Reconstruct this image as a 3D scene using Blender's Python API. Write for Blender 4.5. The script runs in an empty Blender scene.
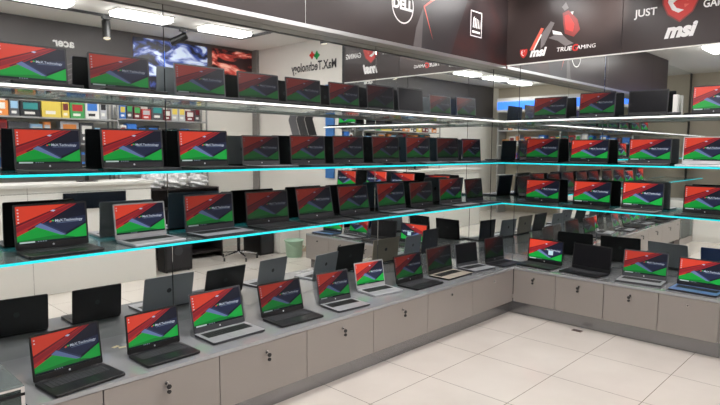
import bpy, bmesh, math, random
from mathutils import Vector, Matrix, Euler
R = math.radians
rnd = random.Random(7)
scn = bpy.context.scene
col = scn.collection

def lin(c):
    return tuple((x/12.92 if x <= 0.04045 else ((x+0.055)/1.055)**2.4) for x in [v/255 for v in c])

# ---------------------------------------------------------------- materials
MC = {}
def mat(name, rgb, rough=0.5, metal=0.0, spec=0.5, coat=0.0, noise=0.0, nscale=8.0, bump=0.0):
    if name in MC: return MC[name]
    m = bpy.data.materials.new(name); m.use_nodes = True
    nt = m.node_tree; b = nt.nodes['Principled BSDF']
    c = lin(rgb)
    b.inputs['Base Color'].default_value = (*c, 1)
    b.inputs['Roughness'].default_value = rough
    b.inputs['Metallic'].default_value = metal
    b.inputs['Specular IOR Level'].default_value = spec
    b.inputs['Coat Weight'].default_value = coat
    b.inputs['Coat Roughness'].default_value = 0.08
    if noise or bump:
        tc = nt.nodes.new('ShaderNodeTexCoord'); n = nt.nodes.new('ShaderNodeTexNoise')
        n.inputs['Scale'].default_value = nscale; n.inputs['Detail'].default_value = 4
        nt.links.new(tc.outputs['Object'], n.inputs['Vector'])
        if noise:
            mr = nt.nodes.new('ShaderNodeMapRange')
            mr.inputs['From Min'].default_value = 0.3; mr.inputs['From Max'].default_value = 0.7
            mr.inputs['To Min'].default_value = 1-noise; mr.inputs['To Max'].default_value = 1+noise
            nt.links.new(n.outputs['Fac'], mr.inputs['Value'])
            vm = nt.nodes.new('ShaderNodeVectorMath'); vm.operation = 'SCALE'
            vm.inputs[0].default_value = c
            nt.links.new(mr.outputs['Result'], vm.inputs['Scale'])
            nt.links.new(vm.outputs['Vector'], b.inputs['Base Color'])
        if bump:
            bp = nt.nodes.new('ShaderNodeBump'); bp.inputs['Strength'].default_value = bump
            bp.inputs['Distance'].default_value = 0.01
            nt.links.new(n.outputs['Fac'], bp.inputs['Height'])
            nt.links.new(bp.outputs['Normal'], b.inputs['Normal'])
    MC[name] = m
    return m

def emit(name, rgb, strength):
    if name in MC: return MC[name]
    m = bpy.data.materials.new(name); m.use_nodes = True
    b = m.node_tree.nodes['Principled BSDF']
    b.inputs['Base Color'].default_value = (*lin(rgb), 1)
    b.inputs['Emission Color'].default_value = (*lin(rgb), 1)
    b.inputs['Emission Strength'].default_value = strength
    MC[name] = m
    return m

def mirror_mat():
    m = bpy.data.materials.new('mirror_silver'); m.use_nodes = True
    b = m.node_tree.nodes['Principled BSDF']
    b.inputs['Base Color'].default_value = (0.86, 0.885, 0.87, 1)
    b.inputs['Metallic'].default_value = 1; b.inputs['Roughness'].default_value = 0.015
    return m

def glass_mat(name, tint, refl, gloss=(0.9, 0.95, 0.95), rough=0.06, body=0.25, bodycol=(150, 175, 172)):
    m = bpy.data.materials.new(name); m.use_nodes = True
    nt = m.node_tree; nt.nodes.remove(nt.nodes['Principled BSDF'])
    out = nt.nodes['Material Output']
    tr = nt.nodes.new('ShaderNodeBsdfTransparent'); tr.inputs[0].default_value = (*tint, 1)
    df = nt.nodes.new('ShaderNodeBsdfDiffuse'); df.inputs[0].default_value = (*lin(bodycol), 1)
    gl = nt.nodes.new('ShaderNodeBsdfGlossy'); gl.inputs['Color'].default_value = (*gloss, 1)
    gl.inputs['Roughness'].default_value = rough
    m1 = nt.nodes.new('ShaderNodeMixShader'); m1.inputs[0].default_value = body
    nt.links.new(tr.outputs[0], m1.inputs[1]); nt.links.new(df.outputs[0], m1.inputs[2])
    fr = nt.nodes.new('ShaderNodeFresnel'); fr.inputs['IOR'].default_value = refl
    m2 = nt.nodes.new('ShaderNodeMixShader')
    nt.links.new(fr.outputs[0], m2.inputs[0]); nt.links.new(m1.outputs[0], m2.inputs[1]); nt.links.new(gl.outputs[0], m2.inputs[2])
    nt.links.new(m2.outputs[0], out.inputs[0])
    return m

def attr_mat(name, strength, base=0.0):
    """panel showing the colours stored on the mesh; strength bakes in the dimming of screens seen at a slant"""
    m = bpy.data.materials.new(name); m.use_nodes = True
    nt = m.node_tree; b = nt.nodes['Principled BSDF']
    a = nt.nodes.new('ShaderNodeAttribute'); a.attribute_name = 'picture'
    b.inputs['Base Color'].default_value = (0.012, 0.012, 0.014, 1)
    b.inputs['Roughness'].default_value = 0.22
    b.inputs['Specular IOR Level'].default_value = 0.18
    if base:
        nt.links.new(a.outputs['Color'], b.inputs['Base Color'])
    nt.links.new(a.outputs['Color'], b.inputs['Emission Color'])
    b.inputs['Emission Strength'].default_value = strength
    return m

def floor_mat():
    m = bpy.data.materials.new('polished_floor_tile'); m.use_nodes = True
    nt = m.node_tree; b = nt.nodes['Principled BSDF']
    N = nt.nodes.new; L = nt.links.new
    tc = N('ShaderNodeTexCoord'); mp = N('ShaderNodeMapping')
    mp.inputs['Location'].default_value = (1.28+0.64*20, 1.08+0.625*20, 0)
    L(tc.outputs['Object'], mp.inputs['Vector'])
    sx = N('ShaderNodeSeparateXYZ'); L(mp.outputs['Vector'], sx.inputs[0])
    def grid(sock, size):
        mo = N('ShaderNodeMath'); mo.operation = 'PINGPONG'; mo.inputs[1].default_value = size/2
        L(sock, mo.inputs[0])
        lt = N('ShaderNodeMath'); lt.operation = 'LESS_THAN'; lt.inputs[1].default_value = 0.0022
        L(mo.outputs[0], lt.inputs[0]); return lt.outputs[0]
    mx = N('ShaderNodeMath'); mx.operation = 'MAXIMUM'
    L(grid(sx.outputs['X'], 0.64), mx.inputs[0]); L(grid(sx.outputs['Y'], 0.625), mx.inputs[1])
    no = N('ShaderNodeTexNoise'); no.inputs['Scale'].default_value = 1.7; no.inputs['Detail'].default_value = 6
    L(tc.outputs['Object'], no.inputs['Vector'])
    rp = N('ShaderNodeValToRGB')
    rp.color_ramp.elements[0].position = .3; rp.color_ramp.elements[0].color = (*lin((216, 208, 199)), 1)
    rp.color_ramp.elements[1].position = .7; rp.color_ramp.elements[1].color = (*lin((228, 221, 212)), 1)
    L(no.outputs['Fac'], rp.inputs[0])
    mi = N('ShaderNodeMix'); mi.data_type = 'RGBA'
    L(mx.outputs[0], mi.inputs[0]); L(rp.outputs[0], mi.inputs[6]); mi.inputs[7].default_value = (*lin((120, 110, 98)), 1)
    L(mi.outputs[2], b.inputs['Base Color'])
    b.inputs['Roughness'].default_value = 0.13; b.inputs['Specular IOR Level'].default_value = 0.55
    return m

# ---------------------------------------------------------------- mesh helpers
class MB:
    def __init__(s): s.bm = bmesh.new(); s.mats = []
    def mi(s, m):
        if m not in s.mats: s.mats.append(m)
        return s.mats.index(m)
    def box(s, x0, x1, y0, y1, z0, z1, m, bev=0.0, seg=2):
        t = bmesh.new()
        bmesh.ops.create_cube(t, size=1)
        for v in t.verts:
            v.co = Vector(((x0+x1)/2+v.co.x*(x1-x0), (y0+y1)/2+v.co.y*(y1-y0), (z0+z1)/2+v.co.z*(z1-z0)))
        if bev: bmesh.ops.bevel(t, geom=t.edges[:], offset=bev, segments=seg, affect='EDGES', profile=.6)
        s.merge(t, m); return s
    def merge(s, t, m, mtx=None, smooth=False):
        k = s.mi(m) if m is not None else None
        mp = {}
        for v in t.verts: mp[v] = s.bm.verts.new(mtx @ v.co if mtx else v.co)
        for f in t.faces:
            try: g = s.bm.faces.new([mp[v] for v in f.verts])
            except ValueError: continue
            if k is not None: g.material_index = k
            g.smooth = smooth
        t.free()
    def cyl(s, p, q, r, m, n=14, r2=None, smooth=True):
        p, q = Vector(p), Vector(q); d = q-p
        t = bmesh.new()
        bmesh.ops.create_cone(t, cap_ends=True, segments=n, radius1=r, radius2=r if r2 is None else r2, depth=d.length)
        mtx = Matrix.Translation((p+q)/2) @ d.to_track_quat('Z', 'Y').to_matrix().to_4x4()
        s.merge(t, m, mtx, False)
        return s
    def lathe(s, prof, m, c=(0, 0, 0), n=24):
        k = s.mi(m); rings = []
        for r, z in prof:
            rings.append([s.bm.verts.new((c[0]+r*math.cos(2*math.pi*i/n), c[1]+r*math.sin(2*math.pi*i/n), c[2]+z)) for i in range(n)])
        for a, b in zip(rings, rings[1:]):
            for i in range(n):
                f = s.bm.faces.new([a[i], a[(i+1) % n], b[(i+1) % n], b[i]]); f.material_index = k; f.smooth = True
        return s
    def poly(s, pts, m):
        f = s.bm.faces.new([s.bm.verts.new(p) for p in pts]); f.material_index = s.mi(m); return s
    def prism(s, pts, o, u, v, n, t, m):
        """outline pts (a,b) on the plane o + a*u + b*v, extruded by t along n"""
        o, u, v, n = map(Vector, (o, u, v, n)); k = s.mi(m)
        A = [s.bm.verts.new(o+u*a+v*b) for a, b in pts]; B = [s.bm.verts.new(o+u*a+v*b+n*t) for a, b in pts]
        fs = [s.bm.faces.new(A), s.bm.faces.new(B[::-1])]
        for i in range(len(A)):
            j = (i+1) % len(A); fs.append(s.bm.faces.new([A[i], B[i], B[j], A[j]]))
        for f in fs: f.material_index = k
        return s
    def mesh(s, name):
        me = bpy.data.meshes.new(name)
        bmesh.ops.recalc_face_normals(s.bm, faces=s.bm.faces[:])
        s.bm.to_mesh(me); s.bm.free()
        for m in s.mats: me.materials.append(m)
        return me
    def build(s, name, parent=None, loc=None, rotz=0, label=None):
        o = bpy.data.objects.new(name, s.mesh(name)); col.objects.link(o)
        if parent is not None: o.parent = parent
        if loc is not None: o.location = loc
        if rotz: o.rotation_euler.z = rotz
        if label: o['label'] = label
        return o

def text_faces(txt, size, shear=0.0, bold=0.0, space=1.0):
    """flat letters as a list of polygons in (a,b), centred on the origin, plus half width"""
    cu = bpy.data.curves.new('t', 'FONT'); cu.body = txt; cu.size = size; cu.shear = shear; cu.offset = bold
    cu.align_x = 'CENTER'; cu.align_y = 'CENTER'; cu.resolution_u = 3; cu.space_character = space; cu.fill_mode = 'FRONT'
    o = bpy.data.objects.new('t', cu); col.objects.link(o)
    dg = bpy.context.evaluated_depsgraph_get()
    me = bpy.data.meshes.new_from_object(o.evaluated_get(dg))
    polys = [[(me.vertices[i].co.x, me.vertices[i].co.y) for i in p.vertices] for p in me.polygons]
    bpy.data.objects.remove(o); bpy.data.curves.remove(cu); bpy.data.meshes.remove(me)
    return polys

def thing(name, label, cat, loc=(0, 0, 0), rotz=0, group=None):
    o = bpy.data.objects.new(name, None); col.objects.link(o)
    o.empty_display_size = .05
    o.location = loc; o.rotation_euler.z = rotz
    return tag(o, label, cat, group)
def tag(o, label, cat, group=None):
    o['label'] = label; o['category'] = cat
    if group: o['group'] = group
    return o
def structure(o):
    o['kind'] = 'structure'; return o

# ---------------------------------------------------------------- common materials
white = mat('white_paint', (226, 224, 218), .6)
ceilm = mat('ceiling_paint', (236, 234, 230), .8)
wallw = mat('warm_white_wall', (226, 222, 214), .6, noise=.02, nscale=2)
dark = mat('dark_backing', (38, 38, 40), .6)
taupe = mat('grey_laminate', (146, 139, 134), .28, coat=.25, noise=.015, nscale=3)
top_m = mat('pale_grey_worktop', (158, 160, 162), .10, coat=.9, noise=.03, nscale=2)
alu = mat('brushed_aluminium', (178, 178, 178), .3, metal=.9)
chrome = mat('chrome', (220, 220, 222), .12, metal=1)
black = mat('black_plastic', (20, 20, 22), .45)
blackm = mat('black_metal', (14, 14, 15), .4)
gap = mat('dark_joint', (60, 56, 52), .7)
plinth_m = mat('brushed_steel_plinth', (150, 150, 152), .22, metal=.75)
mirror = mirror_mat()
glass_sh = glass_mat('green_tinted_shelf_glass', (.80, .90, .88), 1.5, body=.45, bodycol=(172, 186, 184))
glass_cl = glass_mat('clear_showcase_glass', (.92, .97, .95), 1.45, body=.08, rough=.02)
cyan = emit('cyan_led', (16, 196, 206), .8)
wled = emit('white_led', (250, 248, 244), .95)
panel_e = emit('ceiling_lamp_diffuser', (255, 251, 250), 18.0)

# ---------------------------------------------------------------- room shell
H = 3.30
X0, X1, Y0, Y1 = -8.2, 0.035, -4.75, 0.035
XR = 0.12
m = MB(); m.box(X0-.1, XR+.1, Y0-.1, Y1+.1, -.1, 0, floor_mat()); structure(m.build('floor'))
m = MB(); m.box(X0-.1, XR+.1, Y0-.1, Y1+.1, H, H+.1, ceilm); structure(m.build('ceiling'))
m = MB(); m.box(X0, XR, Y1, Y1+.1, 0, H, dark); structure(m.build('wall_left'))
m = MB(); m.box(X1, X1+.2, -2.475, Y1, 0, H, dark); structure(m.build('wall_right'))
m = MB(); m.box(XR, XR+.1, Y0, -2.475, 0, H, wallw); m.box(XR-.02, XR-.001, Y0, -2.48, 0, .09, mat('skirting_beige', (176, 156, 136), .5)); structure(m.build('wall_right'))
m = MB(); m.box(X0, XR, Y0-.1, Y0, 0, H, wallw); structure(m.build('wall_back'))
m = MB(); m.box(X0-.1, X0, Y0, Y1, 0, H, mat('beige_wall', (196, 186, 168), .6)); structure(m.build('wall_far_end'))

# ceiling lamps, diffusers dropped below the ceiling so their glowing sides brighten it
lp = []
for iy, y in enumerate((-3.52, -2.35, -1.15)):
    for ix, x in enumerate((-7.1, -5.95, -4.8, -3.65, -2.45, -1.25)):
        if not (ix < 2 and iy > 0): lp.append((x, y, iy, ix))
rows = ['row nearest the back wall', 'middle row', 'row nearest the mirrored laptop wall']
cols = ['sixth', 'fifth', 'fourth', 'third', 'second', 'first']
rows = ['row nearest the back wall', 'middle row', 'row nearest the mirrors']
lp.append((-.70, -.62, 2, 5))
for n_, (x, y, iy, ix) in enumerate(lp):
    t = thing('ceiling_light', 'white rectangular ceiling lamp in the corner, close to both dark boards' if n_ == len(lp)-1 else 'white rectangular ceiling lamp, %s from the corner end, %s' % (cols[ix], rows[iy]), 'ceiling light', (x, y, H), 0, 'recessed ceiling lamps')
    a = MB()
    for s in (-1, 1):
        a.box(-.36, .36, s*.14-.008, s*.14+.008, -.016, -.001, white); a.box(s*.36-.008, s*.36+.008, -.148, .148, -.016, -.001, white)
    a.build('lamp_frame', t)
    b = MB(); b.box(-.35, .35, -.13, .13, -.065, -.002, panel_e, bev=.012); b.build('diffuser', t)

# ---------------------------------------------------------------- mirrors
def mir(x0, x1, y0, y1, z0, z1, label):
    m = MB(); m.box(x0, x1, y0, y1, z0, z1, mirror, bev=.0015, seg=1)
    tag(m.build('mirror_panel'), label, 'mirror', 'wall mirror panels')
g = .002
for a, b, lab in ((-7.9, -4.007, 'mirror at the left end of the left wall'), (-4.003, -1.993, 'mirror in the middle of the left wall'), (-1.989, -.004, 'left-wall mirror just left of the corner')):
    mir(a, b, .001, .006, 1.064, H-.002, 'upper '+lab)
    mir(a, min(b, -.046), -.040, -.034, .489, 1.062, 'low '+lab+', behind the worktop laptops')
for a, b, lab in ((-.330, -.001, 'narrow right-wall mirror strip beside the corner'), (-1.254, -.334, 'right-wall mirror between two seams'), (-2.465, -1.258, 'wide mirror at the right end')):
    mir(.001, .006, a, b, 1.064, 2.575, 'upper '+lab)
    mir(-.040, -.034, a, min(b, -.042), .489, 1.062, 'low '+lab+', behind the worktop laptops')

# ---------------------------------------------------------------- base cabinets
ZC, ZT = .145, .487
OF = .72
def lock(parent, x, y, z, kind):
    l = MB(); l.cyl((x, y, z), (x, y-.010, z), .011, chrome, 16); l.cyl((x, y-.010, z), (x, y-.013, z), .006, black, 10)
    o = l.build('lock', parent)
    if kind:
        k = MB(); k.box(x-.002, x+.002, y-.034, y-.012, z-.006, z+.006, chrome)
        k.cyl((x, y-.036, z-.012), (x, y-.030, z-.012), .013, black, 12)
        k.cyl((x, y-.036, z-.040), (x, y-.028, z-.040), .011, black, 12)
        k.cyl((x, y-.032, z-.012), (x, y-.032, z-.04), .003, chrome, 6)
        k.build('key', o)
def cabinet(origin, rotz, w, kind, label, grp):
    """front face looks to local -y at y = 0, the unit runs from x = 0 to w"""
    t = thing('base_cabinet', label, 'cabinet', origin, rotz, grp)
    D = OF-.02
    b = MB(); th = .018
    b.box(.001, th, .02, D, ZC, ZT-.022, taupe); b.box(w-th, w-.001, .02, D, ZC, ZT-.022, taupe)
    b.box(th, w-th, .02, D, ZC, ZC+th, taupe); b.box(th, w-th, D-th, D, ZC+th, ZT-.022, taupe)
    b.box(th, w-th, .02, .1, ZT-.04, ZT-.022, taupe)
    b.build('cabinet_body', t)
    d = MB(); d.box(.0025, w-.0025, .0, .019, ZC-.004, ZT-.026, taupe, bev=.0012, seg=1)
    do = d.build('door', t)
    lock(do, w/2, 0, ZT-.085, kind)
xs = [-5.07, -4.744, -4.088, -3.428, -2.780, -2.120, -1.455, -.7215]
names = ['narrow grey base cabinet at the left end beside the glass showcase', 'grey base cabinet under the second black laptop from the left', 'grey base cabinet under the silver laptop third from the left', 'grey base cabinet under the silver laptop with white palm rest', 'grey base cabinet under the bright red-screened silver laptop', 'grey base cabinet under the gold-palmrest laptop', 'grey base cabinet against the inner corner in the left run']
for i in range(7):
    cabinet((xs[i], -OF, 0), 0, xs[i+1]-xs[i], i in (1, 2, 3, 4), names[i], 'base cabinets on the left wall')
ys = [-.7215, -1.159, -1.605, -2.056, -2.500]
names = ['grey base cabinet against the inner corner in the right run', 'grey base cabinet under the switched-off black laptop', 'grey base cabinet under the silver laptop of the right run', 'grey base cabinet at the right end under the blue laptop']
for i in range(4):
    cabinet((-OF, ys[i], 0), R(-90), ys[i]-ys[i+1], i < 3, names[i], 'base cabinets on the right wall')
# corner filler, plinth, worktop
m = MB()
m.box(-5.07, -.62, -.640, -.622, 0, ZC, plinth_m); m.box(-.640, -.622, -2.50, -.64, 0, ZC, plinth_m)
tag(m.build('plinth'), 'brushed steel plinth under both runs of grey base cabinets', 'plinth')
m = MB()
pts = [(-5.07, -OF-.004), (-OF-.004, -OF-.004), (-OF-.004, -2.502), (-.001, -2.502), (-.001, -.001), (-5.07, -.001)]
m.prism(pts, (0, 0, ZT-.022), (1, 0, 0), (0, 1, 0), (0, 0, 1), .022, top_m)
tag(m.build('worktop'), 'long L-shaped pale grey glossy worktop over the base cabinets', 'worktop')
m = MB(); m.box(-.72, -.045, -2.515, -2.503, ZC, ZT, taupe); m.box(-.62, -.045, -2.515, -2.503, 0, ZC, taupe)
tag(m.build('end_panel'), 'grey end panel closing the right run of cabinets', 'panel')

# ---------------------------------------------------------------- glass shelves
def shelf_set(z, led, lab_l, lab_r, wid=.362):
    th = .010
    for side in (0, 1):
        m = MB()
        if side == 0: m.prism([(-7.8, -wid), (-wid, -wid), (-.002, -.002), (-7.8, -.002)], (0, 0, z-th), (1, 0, 0), (0, 1, 0), (0, 0, 1), th, glass_sh)
        else: m.prism([(-wid, -2.46), (-.002, -2.46), (-.002, -.005), (-wid, -wid-.003)], (0, 0, z-th), (1, 0, 0), (0, 1, 0), (0, 0, 1), th, glass_sh)
        o = m.build('glass_shelf'); tag(o, (lab_l, lab_r)[side], 'shelf', 'glass shelves in front of the mirrors')
        l = MB(); zz = (z-th-.003, z) if led is cyan else (z-th-.006, z-.004)
        if side == 0:
            l.box(-7.8, -wid-.006, -wid-.006, -wid-.0005, zz[0], zz[1], led)
        else:
            l.box(-wid-.006, -wid-.0005, -2.46, -wid-.001, zz[0], zz[1], led)
        l.build('led_strip', o, label='glowing %s led strip along the front edge' % ('cyan' if led is cyan else 'white'))
        if led is wled:
            q = MB()
            if side == 0: q.box(-7.8, -wid-.006, -wid, -wid+.03, z-th-.014, z-th-.001, alu)
            else: q.box(-wid, -wid+.03, -2.46, -wid-.001, z-th-.014, z-th-.001, alu)
            q.build('aluminium_profile', o)
        step = [(-5.33+.667*k) for k in range(8)] if side == 0 else [-.62, -1.25, -1.88, -2.43]
        for v in step:
            k = MB()
            if side == 0:
                k.box(v-.008, v+.008, -.05, -.001, z-th-.022, z-th-.001, chrome, bev=.002); k.box(v-.004, v+.004, -.16, -.05, z-th-.010, z-th-.001, chrome)
            else:
                k.box(-.05, -.001, v-.008, v+.008, z-th-.022, z-th-.001, chrome, bev=.002); k.box(-.16, -.05, v-.004, v+.004, z-th-.010, z-th-.001, chrome)
            k.build('bracket', o)
ZS = {'C': 1.080, 'B': 1.512, 'A': 1.953}
shelf_set(ZS['C'], cyan, 'lowest glass shelf of the left wall, cyan lit front edge, nearest the worktop', 'lowest glass shelf of the right wall, cyan lit front edge, nearest the worktop')
shelf_set(ZS['B'], cyan, 'middle glass shelf of the left wall with a cyan lit front edge', 'middle glass shelf of the right wall with a cyan lit front edge')
shelf_set(ZS['A'], wled, 'top glass shelf of the left wall with a white lit front edge', 'top glass shelf of the right wall with a white lit front edge')

# ---------------------------------------------------------------- brand boards above the shelves
def art_mat(name, base, glow, hot, scale, off):
    m = bpy.data.materials.new(name); m.use_nodes = True
    nt = m.node_tree; b = nt.nodes['Principled BSDF']; N = nt.nodes.new; L = nt.links.new
    tc = N('ShaderNodeTexCoord'); mp = N('ShaderNodeMapping'); mp.inputs['Location'].default_value = off
    mp.inputs['Scale'].default_value = scale; L(tc.outputs['Object'], mp.inputs[0])
    no = N('ShaderNodeTexNoise'); no.inputs['Scale'].default_value = 1; no.inputs['Detail'].default_value = 5; no.inputs['Distortion'].default_value = .4
    L(mp.outputs[0], no.inputs['Vector'])
    rp = N('ShaderNodeValToRGB'); e = rp.color_ramp.elements
    e[0].position = .45; e[0].color = (*lin(base), 1); e[1].position = .66; e[1].color = (*lin(glow), 1)
    x = e.new(.76); x.color = (*lin(hot), 1)
    L(no.outputs['Fac'], rp.inputs[0]); L(rp.outputs[0], b.inputs['Base Color'])
    b.inputs['Roughness'].default_value = .30; b.inputs['Specular IOR Level'].default_value = .28
    return m
charcoal = art_mat('printed_charcoal_vinyl', (54, 45, 44), (60, 49, 47), (70, 53, 50), (.9, .9, .9), (3, 1, 0))
charcoal2 = art_mat('printed_charcoal_red_vinyl', (42, 34, 35), (60, 36, 35), (130, 42, 34), (1.6, 1.6, 2.2), (1.3, 0, 0))
vw = mat('vinyl_white', (236, 234, 232), .45)
vred = mat('vinyl_red', (196, 44, 38), .4)
vdred = mat('vinyl_dark_red', (128, 40, 36), .4)
vgrey = mat('vinyl_grey', (112, 106, 106), .4)
vlg = mat('vinyl_light_facet', (84, 78, 78), .4)
vdg = mat('vinyl_dark_facet', (34, 30, 32), .4)
vpink = mat('vinyl_pale_red', (214, 96, 78), .4)
trim = mat('grey_soffit_trim', (158, 152, 144), .35)

BZ = 2.554; BO = .16; BZR = 2.578
# drawing coordinates of each board: scaled and shifted into place by k, a0, z0
L_axes = dict(o=(0, -BO, 0), u=(1, 0, 0), n=(0, -1, 0), k=1.047, a0=-5.83, z0=1.65)
R_axes = dict(o=(-.006, 0, 0), u=(0, -1, 0), n=(-1, 0, 0), k=1.056, a0=3.5, z0=1.65)
def bd(ax, a, z):
    k = ax.get('k', 1); a0 = ax.get('a0', 0); z0 = ax.get('z0', 0)
    return a0+(a-a0)*k, z0+(z-z0)*k
def plane_poly(mb, ax, pts, lay, m, t=.0008):
    o = Vector(ax['o'])+Vector(ax['n'])*lay
    mb.prism([bd(ax, a, z) for a, z in pts], o, ax['u'], (0, 0, 1), ax['n'], t, m)
def plane_text(mb, ax, txt, a, z, size, m, lay=.002, shear=0, bold=0, rot=0, sx=1.0, space=1.0):
    c, s = math.cos(rot), math.sin(rot)
    o = Vector(ax['o'])+Vector(ax['n'])*lay; u = Vector(ax['u']); k = mb.mi(m)
    for p in text_faces(txt, size, shear, bold, space):
        vs = []
        for x, y in p:
            A, Z = bd(ax, a+(x*c-y*s)*sx, z+x*s+y*c); vs.append(mb.bm.verts.new(o+u*A+Vector((0, 0, Z))))
        try: f = mb.bm.faces.new(vs); f.material_index = k
        except ValueError: pass
def ell(ca, cz, ra, rz, n=40):
    return [(ca+ra*math.cos(2*math.pi*i/n), cz+rz*math.sin(2*math.pi*i/n)) for i in range(n)]
def ring(mb, ax, ca, cz, ra, rz, w, lay, m, n=48):
    o = Vector(ax['o'])+Vector(ax['n'])*lay; u = Vector(ax['u']); k = mb.mi(m)
    def P(a, z):
        a, z = bd(ax, a, z); return mb.bm.verts.new(o+u*a+Vector((0, 0, z)))
    for i in range(n):
        t0, t1 = 2*math.pi*i/n, 2*math.pi*(i+1)/n
        f = mb.bm.faces.new([P(ca+ra*math.cos(t0), cz+rz*math.sin(t0)), P(ca+ra*math.cos(t1), cz+rz*math.sin(t1)),
                             P(ca+(ra-w)*math.cos(t1), cz+(rz-w)*math.sin(t1)), P(ca+(ra-w)*math.cos(t0), cz+(rz-w)*math.sin(t0))])
        f.material_index = k
shield = [(0, .5), (.2, .46), (.42, .5), (.5, .34), (.47, .02), (.33, -.27), (0, -.5), (-.33, -.27), (-.47, .02), (-.5, .34), (-.42, .5), (-.2, .46)]
def shield_art(mb, ax, a, z, s):
    T = lambda pts: [(a+x*s, z+y*s*1.08) for x, y in pts]
    plane_poly(mb, ax, T([(x*1.04, y*1.04) for x, y in shield]), .0010, vdred)
    plane_poly(mb, ax, T([(x*.95, y*.95) for x, y in shield]), .0020, vred)
    # pale curling crest
    plane_poly(mb, ax, T([(-.28, .34), (-.1, .38), (-.2, .2), (-.05, .12), (-.2, .02), (-.1, -.12), (.1, -.2), (-.04, -.26), (-.22, -.16), (-.34, .06)]), .0030, vw)
    plane_poly(mb, ax, T([(.0, .3), (.22, .34), (.1, .22)]), .0030, vw)
    plane_poly(mb, ax, T([(.08, .1), (.3, .18), (.2, .02)]), .0030, vpink)
    plane_poly(mb, ax, T([(.1, -.04), (.24, -.06), (.12, -.14)]), .0030, vpink)

# left board
t = thing('brand_board', 'long dark printed board above the left wall shelves with a ringed computer logo', 'sign', (0, 0, 0), 0, 'dark brand boards above the shelves')
def left_panel(a, b, m_):
    m = MB(); m.box(a, b, -BO, -BO+.02, BZ, H-.004, m_, bev=.001, seg=1); m.build('board_panel', t)
left_panel(-5.80, -4.952, charcoal); left_panel(-4.948, -2.952, charcoal); left_panel(-2.948, -1.252, charcoal); left_panel(-1.248, -.002, charcoal2)
m = MB(); m.box(-5.80, -.012, -BO+.021, -.003, BZ+.001, BZ+.012, trim); m.box(-5.80, -.02, -BO-.006, -BO-.0005, BZ-.006, BZ+.024, alu)
m.box(-2.9515, -2.9485, -BO+.001, -BO+.019, BZ, H-.006, alu); m.build('soffit_trim', t)
m = MB()
ring(m, L_axes, -2.0, 2.86, .145, .155, .012, .002, vw)
plane_text(m, L_axes, 'DELL', -2.0, 2.86, .115, vw, bold=.006, rot=0)
m.build('logo_lettering', t, label='white ringed logo')
m = MB()
plane_poly(m, L_axes, [(-1.86, 2.515), (-1.80, 2.72), (-1.70, 2.90), (-1.42, 2.70), (-1.30, 2.515)], .001, vdg)
plane_poly(m, L_axes, [(-1.70, 2.90), (-1.62, 3.0), (-1.30, 3.24), (-.95, 3.24), (-1.30, 2.515), (-1.5, 2.515)], .0005, vdg)
plane_poly(m, L_axes, [(-1.86, 2.515), (-1.82, 2.70), (-1.715, 2.90), (-1.74, 2.515)], .002, vlg)
plane_poly(m, L_axes, [(-1.72, 2.90), (-1.70, 2.90), (-1.575, 2.63)], .003, vpink)
plane_poly(m, L_axes, [(-1.71, 2.89), (-1.715, 2.905), (-1.44, 3.08), (-1.43, 3.06)], .003, vpink)
m.build('printed_artwork', t)
m = MB()
for (a0, a1, z0, z1) in ((-.97, -.77, 2.755, 2.763), (-.97, -.77, 2.99, 3.0), (-.97, -.962, 2.755, 3.0), (-.778, -.77, 2.755, 3.0)):
    plane_poly(m, L_axes, [(a0, z0), (a1, z0), (a1, z1), (a0, z1)], .002, vw)
for k in range(5):
    plane_poly(m, L_axes, [(-.93+.03*k, 2.84), (-.915+.03*k, 2.84), (-.90+.025*k, 2.95-.012*k), (-.92+.03*k, 2.93)], .002, vw)
plane_poly(m, L_axes, [(-.94, 2.79), (-.80, 2.79), (-.80, 2.81), (-.94, 2.81)], .002, vw)
m.build('framed_emblem', t, label='small white framed emblem')

# right board
t = thing('brand_board', 'dark printed gaming board above the right wall shelves with a red shield', 'sign', (0, 0, 0), 0, 'dark brand boards above the shelves')
def right_panel(a, b, m_):
    m = MB(); m.box(-.006, .030, b, a, BZR, H-.004, m_, bev=.001, seg=1); m.build('board_panel', t)
right_panel(-BO-.001, -1.398, charcoal); right_panel(-1.402, -2.41, charcoal)
m = MB(); m.box(-.010, -.0065, -2.41, -BO-.008, BZR-.004, BZR+.008, white); m.build('soffit_trim', t)
m = MB()
shield_art(m, R_axes, .535, 2.635, .085); plane_text(m, R_axes, 'msi', .685, 2.632, .118, vw, shear=.3, bold=.006, sx=1.0)
m.build('logo_lettering', t, label='small white lettering beside a small red shield')
m = MB(); plane_text(m, R_axes, 'TRUE', .965, 2.632, .056, vw, shear=.15, bold=.001, sx=1.15)
plane_text(m, R_axes, 'G', 1.075, 2.632, .085, vred, shear=.1, bold=.003); plane_text(m, R_axes, 'AMING', 1.185, 2.632, .052, vw, shear=.1, sx=1.1)
m.build('slogan_lettering', t)
m = MB(); plane_text(m, R_axes, 'JUST', 1.71, 2.865, .09, vw, bold=.002)
m.build('slogan_lettering', t, label='bold white slogan word left of the shield')
m = MB(); plane_text(m, R_axes, 'GAMING', 2.30, 2.865, .09, vw, bold=.002, sx=.8)
m.build('slogan_lettering', t, label='bold white slogan word right of the shield')
m = MB(); shield_art(m, R_axes, 1.985, 2.905, .29); m.build('shield_emblem', t, label='large red shield emblem')
m = MB(); plane_text(m, R_axes, 'msi', 1.985, 2.675, .165, vw, shear=.3, bold=.009, sx=1.0); m.build('logo_lettering', t, label='large slanted white lettering')
m = MB()   # abstract armoured figure with a red cape
P = lambda pts, lay, mm: plane_poly(m, R_axes, pts, lay, mm)
P([(.60, 2.66), (.64, 2.66), (.75, 2.86), (.72, 2.87)], .001, vpink)
P([(.64, 2.66), (.655, 2.66), (.73, 2.80), (.72, 2.81)], .002, vw)
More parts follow.
